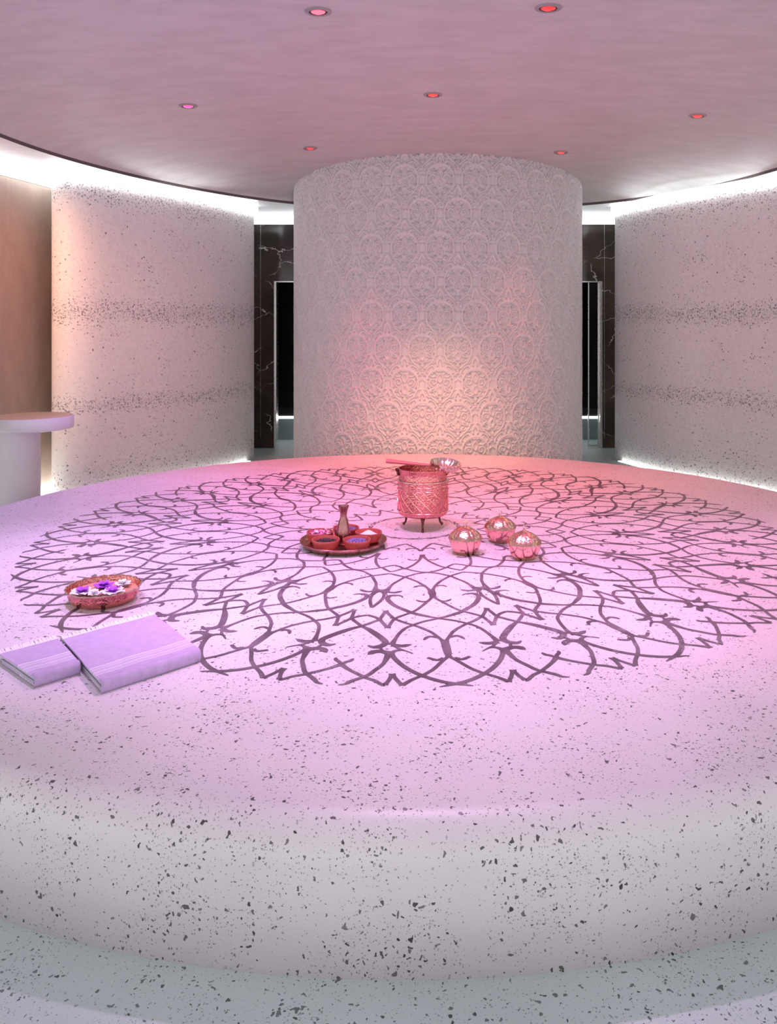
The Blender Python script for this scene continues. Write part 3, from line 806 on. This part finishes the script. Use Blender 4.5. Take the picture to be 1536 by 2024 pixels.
# serving tray with carafe and five little bowls ------------------------------
TX, TZ = -0.372, 3.71
tr = empty('round_tray', on(TX, TZ)); tag(tr, 'round bronze serving tray holding red bowls and a carafe', 'tray')
tR = 0.197 * K
MB().lathe([(1e-5, .002), (tR * .80, .002), (tR * .84, .0), (tR * .88, .003), (tR * .93, .012), (tR * .97, .024), (tR * 1.0, .034), (tR * 1.0, .037), (tR * .985, .037), (tR * .95, .026), (tR * .90, .012), (tR * .86, .009), (1e-5, .009)], 96).build('tray_dish', M['tray_copper'], tr)
MB().tube([(math.cos(2 * math.pi * i / 96) * tR, math.sin(2 * math.pi * i / 96) * tR, .036) for i in range(96)], .003, 6, closed=True).build('tray_rim', M['bronze'], tr)
cf = empty('bronze_carafe', (TX * S, TZ * S, HT + .0095)); tag(cf, 'slim bronze carafe with flared mouth standing in the middle of the tray', 'carafe')
prof = [(1e-5, 0), (.030, 0), (.034, .004), (.0385, .03), (.039, .055), (.036, .085), (.029, .115), (.021, .140), (.0175, .155), (.0185, .170), (.0235, .190), (.0295, .208), (.031, .2125), (.0285, .2125), (.022, .19), (.0145, .165), (1e-5, .16)]
MB().lathe(prof, 40).build('carafe_body', M['bronze'], cf)
MB().tube([(math.cos(2 * math.pi * i / 40) * .0185, math.sin(2 * math.pi * i / 40) * .0185, .157) for i in range(40)], .0016, 6, closed=True).build('neck_ring', M['copper_smooth'], cf)

bowl_r = .075
bp = [(a_, b_ * 1.22) for a_, b_ in [(1e-5, .0), (.045, .0), (.052, .002), (.062, .012), (.070, .027), (.0745, .042), (.075, .047), (.0735, .049), (.070, .048), (.066, .036), (.058, .024), (.04, .020), (1e-5, .019)]]
def small_bowl(ang, label, fill, stuff_name, stuff_label):
    a = math.radians(ang); d = .142
    x = TX * S + d * math.sin(a); y = TZ * S - d * math.cos(a)
    o = MB().lathe(bp, 48).build('red_bowl', M['red_ceramic']); o.location = (x, y, HT + .0095)
    tag(o, label, 'bowl', 'small red bowls on the round tray')
    fill(x, y, HT + .0095, stuff_name, stuff_label)
def heap(x, y, z, mat, name, label, n, r, flat, shape, cat):
    m_ = MB()
    m_.lathe([(1e-5, -.012), (.056, -.012), (.0605, 0.0), (.04, .004), (1e-5, .006)], 24)
    mb_rng = random.Random(hash(name + label) % 1000 if False else len(label))
    for i in range(n):
        rr = .056 * math.sqrt(mb_rng.random()); a = mb_rng.random() * 6.283
        px, py = rr * math.cos(a), rr * math.sin(a); pz = .003 + .008 * (1 - (rr / .06) ** 2) + mb_rng.random() * .003
        if shape == 'petal':
            s1 = r * (0.7 + .6 * mb_rng.random()); t = mb_rng.random() * 6.283; ti = mb_rng.random() * .012
            c_, s_ = math.cos(t), math.sin(t)
            pts = [(-s1, 0, 0), (-s1 * .3, -s1 * .55, ti), (s1 * .7, -s1 * .45, ti), (s1, 0, ti * .3), (s1 * .7, s1 * .45, ti), (-s1 * .3, s1 * .55, ti)]
            vs = [(px + c_ * u - s_ * v, py + s_ * u + c_ * v, pz + w_) for u, v, w_ in pts]
            vs += [(v[0], v[1], v[2] - .001) for v in vs]
            m_.add(vs, [(0, 1, 2, 3, 4, 5), (11, 10, 9, 8, 7, 6)] + [(j, 6 + j, 6 + (j + 1) % 6, (j + 1) % 6) for j in range(6)])
        else:
            m_.ball((px, py, pz), r * (0.7 + .5 * mb_rng.random()), 4, flat)
    o = m_.build(name, mat); o.location = (x, y, z + .040)
    tag(o, label, cat, kind='stuff'); return o
small_bowl(-36, 'small red bowl filled with black seeds at the front left of the tray', lambda x, y, z, n, l: heap(x, y, z, M['seed'], n, l, 260, .0042, .7, 'ball', 'seeds'), 'black_seeds', 'black seeds filling the front left red bowl')
small_bowl(36, 'small red bowl filled with lavender buds at the front right of the tray', lambda x, y, z, n, l: heap(x, y, z, M['lavender'], n, l, 240, .0045, .8, 'ball', 'dried lavender'), 'lavender_buds', 'violet blue lavender buds heaped in the front right red bowl')
def powder(x, y, z, n, l):
    o = MB().lathe([(1e-5, -.012), (.056, -.012), (.060, 0.0), (.045, .006), (.022, .020), (.006, .028), (1e-5, .029)], 30).build(n, M['powder']); o.location = (x, y, z + .038)
    tag(o, l, 'bath salt', kind='stuff')
small_bowl(108, 'small red bowl holding a white salt mound at the right of the tray', powder, 'bath_salt', 'pointed white mound of salt in the right red bowl')
small_bowl(-108, 'small red bowl of pink and white petals at the left of the tray', lambda x, y, z, n, l: (heap(x, y, z, M['petal_pink'], n, l, 70, .012, 1, 'petal', 'petals'), heap(x, y, z + .004, M['petal_white'], 'white_petals', 'white petals scattered on the pink petals in the left red bowl', 16, .012, 1, 'petal', 'petals')), 'pink_petals', 'pink petals heaped in the left red bowl')
small_bowl(180, 'small red bowl of purple buds at the back, partly behind the carafe', lambda x, y, z, n, l: heap(x, y, z, M['lavender'], n, l, 160, .0045, .8, 'ball', 'dried buds'), 'purple_buds', 'purple buds in the rear red bowl behind the carafe')

# three lidded copper bowls ----------------------------------------------------
def lidded(x, zz, rz, label, first=None):
    if first is None:
        r = empty('lidded_bowl', on(x, zz))
        R = .0875
        MB().lathe([(1e-5, .0), (.050, .0), (.056, .003), (.070, .022), (.081, .048), (.0865, .070), (.0875, .080), (.084, .081), (.07, .06), (1e-5, .05)], 96, flute=12, famp=0.02, frange=(.01, .075)).build('bowl_body', M['copper_smooth'], r)
        l = MB().lathe([(.0895, .079), (.091, .083), (.0885, .088), (.080, .101), (.062, .118), (.040, .131), (.022, .139), (.012, .142), (.010, .146), (1e-5, .147)], 144, flute=12, famp=0.055, frange=(.084, .136)).build('lid', M['copper_lid'], r)
        kn = MB(); kn.ball((0, 0, .147), .0075, 6, .7)
        kn.tube([(.0085 * math.cos(2 * math.pi * i / 20), 0, .162 + .010 * math.sin(2 * math.pi * i / 20)) for i in range(20)], .0024, 7, closed=True)
        kn.build('knob', M['copper_pale'], l)
        sw = MB()
        for k in range(12):
            a0 = 2 * math.pi * (k + .5) / 12
            pts = []
            for i in range(12):
                t = i / 11; rr = .079 - .036 * t + .006 * math.sin(math.pi * t); a = a0 + .16 * math.sin(2 * math.pi * t)
                zz_ = .0885 + (.079 - rr) / .046 * .036 + .012 * math.sin(math.pi * t) * .2 + .006
                pts.append((rr * math.cos(a), rr * math.sin(a), zz_))
            sw.tube(pts, .0022, 5)
        sw.build('scroll_relief', M['copper_pale'], l)
    else:
        r = first.copy(); C.objects.link(r)
        for ch in first.children:
            c_ = ch.copy(); C.objects.link(c_); c_.parent = r
            for g_ in ch.children:
                d_ = g_.copy(); C.objects.link(d_); d_.parent = c_
    r.location = on(x, zz); r.rotation_euler = (0, 0, rz)
    tag(r, label, 'lidded bowl', 'lidded copper bowls right of the pot'); return r
M['copper_lid'] = copper('lid_copper', (0.82, 0.46, 0.38, 1), 0.24, 0.25, 100, (0.5, 0.3, 0.2, 1), 0.3)
b1 = lidded(.182, 3.592, 0.1, 'lidded fluted copper bowl nearest the large pot, leftmost of three')
lidded(.356, 3.79, 0.5, 'lidded fluted copper bowl farthest back of the three', b1)
lidded(.434, 3.512, 0.9, 'lidded fluted copper bowl at the front right of the three', b1)

# flower bowl at the left ------------------------------------------------------
fb = empty('copper_bowl', on(-1.178, 2.965)); tag(fb, 'wide engraved copper bowl with floating flowers left on the stone', 'bowl')
MB().lathe([(1e-5, .002), (.108, .002), (.116, .0), (.128, .006), (.140, .020), (.147, .038), (.150, .052), (.156, .060), (.157, .063), (.151, .063), (.145, .052), (.142, .036), (.13, .02), (1e-5, .014)], 120, flute=24, famp=0.03, frange=(.004, .05)).build('bowl_body', M['copper'], fb)
rim = MB(); n = 144
rim.tube([(math.cos(2 * math.pi * i / n) * (.155 + .0035 * abs(math.sin(12 * 2 * math.pi * i / n))), math.sin(2 * math.pi * i / n) * (.155 + .0035 * abs(math.sin(12 * 2 * math.pi * i / n))), .063 + .003 * abs(math.sin(12 * 2 * math.pi * i / n))) for i in range(n)], .0028, 6, closed=True)
rim.build('scalloped_rim', M['copper_pale'], fb)
wt = MB().lathe([(1e-5, .040), (.1425, .040), (.1425, .0425), (1e-5, .0425)], 60).build('scented_water', M['water']); wt.location = on(-1.178, 2.965); wt['kind'] = 'stuff'
tag(wt, 'amber scented water inside the wide copper bowl', 'water')
def flower(dx, dy, rz, s, mats, label):
    r = empty('orchid_bloom', (-1.178 * S + dx, 2.965 * S + dy, HT + .044), rz)
    def petal(ang, L, wd, lift, mat, z):
        vs = []; fs = []; nr, nc = 7, 5
        for i in range(nr):
            t = i / (nr - 1); ww = wd * math.sin(math.pi * (0.08 + 0.86 * t)) ** 0.7
            for j in range(nc):
                u = (j / (nc - 1) - .5) * 2
                x = L * t; y = ww * u / 2; zz_ = z + lift * math.sin(t * 1.9) - .15 * wd * u * u * (1 - t) + .06 * wd * math.sin(5 * t + 2 * u)
                c_, s_ = math.cos(ang), math.sin(ang); vs.append((x * c_ - y * s_, x * s_ + y * c_, zz_))
        base = len(vs); vs += [(v[0], v[1], v[2] - .0012) for v in vs]
        for i in range(nr - 1):
            for j in range(nc - 1):
                a_ = i * nc + j; fs.append((a_, a_ + 1, a_ + nc + 1, a_ + nc)); fs.append((base + a_ + nc, base + a_ + nc + 1, base + a_ + 1, base + a_))
        MB().add(vs, fs).build('petal', mat, r)
    for k in range(5):
        petal(2 * math.pi * k / 5, .046 * s, .040 * s, .012, mats[0], .003)
    for k in range(4):
        petal(2 * math.pi * (k + .5) / 4, .026 * s, .026 * s, .016, mats[1], .010)
    MB().ball((0, 0, .016), .006 * s, 6).build('flower_centre', mats[1], r)
    tag(r, label, 'flower', 'flowers floating in the copper bowl')
flower(-.075, -.045, .3, 1.2, (M['petal_white'], M['petal_purple']), 'white and purple bloom at the left front of the copper bowl')
flower(.055, -.040, 1.1, 1.2, (M['petal_white'], M['petal_purple']), 'white and purple bloom at the right front of the copper bowl')
flower(-.015, .040, 2.0, 1.0, (M['petal_purple'], M['petal_purple']), 'all purple bloom in the middle of the copper bowl')
flower(.060, .065, .8, .85, (M['petal_white'], M['petal_white']), 'plain white bloom at the back right of the copper bowl')
flower(-.010, -.075, 1.7, .7, (M['petal_white'], M['petal_white']), 'small plain white bloom at the front rim of the copper bowl')

# folded towels ----------------------------------------------------------------
def towel(loc, rz, Wd, Dp, Ht, label, seed, fringe_side=True, lean=0.12, flare=0.0):
    """local x = along the folded front edge (y=0), y = towards the fringe"""
    r = empty('folded_towel', loc, rz)
    # spiral fold profile in (y, z): thick soft slab with rounded front, layered sides
    def slab(z0, z1, y0, name, mat, n=9, inset=0.0, droop=0.0):
        vs = []; fs = []; h = (z1 - z0) / 2; zc = (z0 + z1) / 2
        prof = []
        for i in range(n): 
            a = -math.pi / 2 - math.pi * i / (n - 1); prof.append((y0 + h + h * math.cos(a), zc + h * math.sin(a)))
        m_ = 10
        top = [(y0 + h + (Dp - y0 - h - .004) * i / m_, z1) for i in range(1, m_ + 1)]
        back = [(Dp, z1 - h * .5), (Dp, z0 + h * .5), (Dp - .004, z0)]
        bot = [(y0 + h + (Dp - y0 - h - .004) * i / m_, z0) for i in range(m_ - 1, 0, -1)]
        loop = prof + top + back + bot
        nx = 16; N = len(loop); rg = random.Random(seed + int(z0 * 1000))
        for ix in range(nx + 1):
            x = inset + (Wd - 2 * inset) * ix / nx; ed = 1 - math.exp(-min(x - inset, Wd - inset - x) / .006) * .35
            for (yy, zz_) in loop:
                wv = .0012 * math.sin(x * 31 + seed) + .0012 * math.sin(yy * 27 + seed * 2)
                zz2 = zc + (zz_ - zc) * ed + (wv if zz_ > zc else 0)
                vs.append((x, yy, max(0.0005, zz2)))
        for ix in range(nx):
            for k in range(N):
                k2 = (k + 1) % N; fs.append((ix * N + k, ix * N + k2, (ix + 1) * N + k2, (ix + 1) * N + k))
        fs.append(tuple(range(N))); fs.append(tuple(nx * N + k for k in range(N - 1, -1, -1)))
        return MB().add(vs, fs).build(name, mat, r, auto=60)
    n_l = 4; th = Ht / n_l
    slab(Ht - th * .92, Ht, 0.0, 'top_layer', M['towel'])
    for k in range(1, n_l):
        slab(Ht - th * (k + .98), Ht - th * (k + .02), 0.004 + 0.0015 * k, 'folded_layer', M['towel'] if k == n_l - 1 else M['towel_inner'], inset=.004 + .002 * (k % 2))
    # front roll joining top and bottom layers
    vs = []; fs = []; n = 14; nx = 16; h = Ht / 2
    for ix in range(nx + 1):
        x = .001 + (Wd - .002) * ix / nx
        for i in range(n + 1):
            a = -math.pi / 2 - math.pi * i / n; rr = 1 + .03 * math.sin(x * 20 + seed)
            vs.append((x, .014 + .018 * math.cos(a) * rr, h + (h + .0012) * math.sin(a)))
    for ix in range(nx):
        for i in range(n):
            a_ = ix * (n + 1) + i; fs.append((a_, a_ + 1, a_ + n + 2, a_ + n + 1))
    o = MB().add(vs, fs).build('front_fold', M['towel'], r, auto=0)
    md = o.modifiers.new('solid', 'SOLIDIFY'); md.thickness = .003; md.offset = -1
    if fringe_side:
        fr_ = MB(); rg = random.Random(seed)
        nt = int(Wd / .0055)
        for k in range(nt):
            x = Wd * (k + .5) / nt; L = .046 + .022 * rg.random(); sw = (rg.random() - .5) * .03
            for lay in range(2):
                z0 = Ht - .004 - lay * .012
                fr_.tube([(x, Dp - .004, z0), (x + sw * .3, Dp + L * .4, z0 + .006 - lay * .004), (x + sw, Dp + L, z0 - .004 - .012 * rg.random())], [.004, .0036, .0022], 5)
        fr_.build('tasselled_fringe', M['fringe'], r)
    for ch in r.children:     # loosely squared fold: the stack leans and widens a little
        for v in ch.data.vertices: v.co.x = v.co.x * (1 + flare * v.co.y) + lean * v.co.y
    tag(r, label, 'towel', 'folded lilac towels'); return r
tz = HT + .001
ang_f = math.atan2(.215, .214)
t1 = towel((-.885 * S, 2.205 * S, tz), ang_f, .303 * S, .385 * S, .042, 'folded lilac towel with pale stripes, the right and larger one', 3)
ang_b = ang_f
t2 = towel((-1.087 * S, 2.243 * S, tz), ang_b, .130 * S, .235 * S, .040, 'folded lilac towel at the far left, partly behind the other towel', 8, lean=-0.06, flare=1.05)
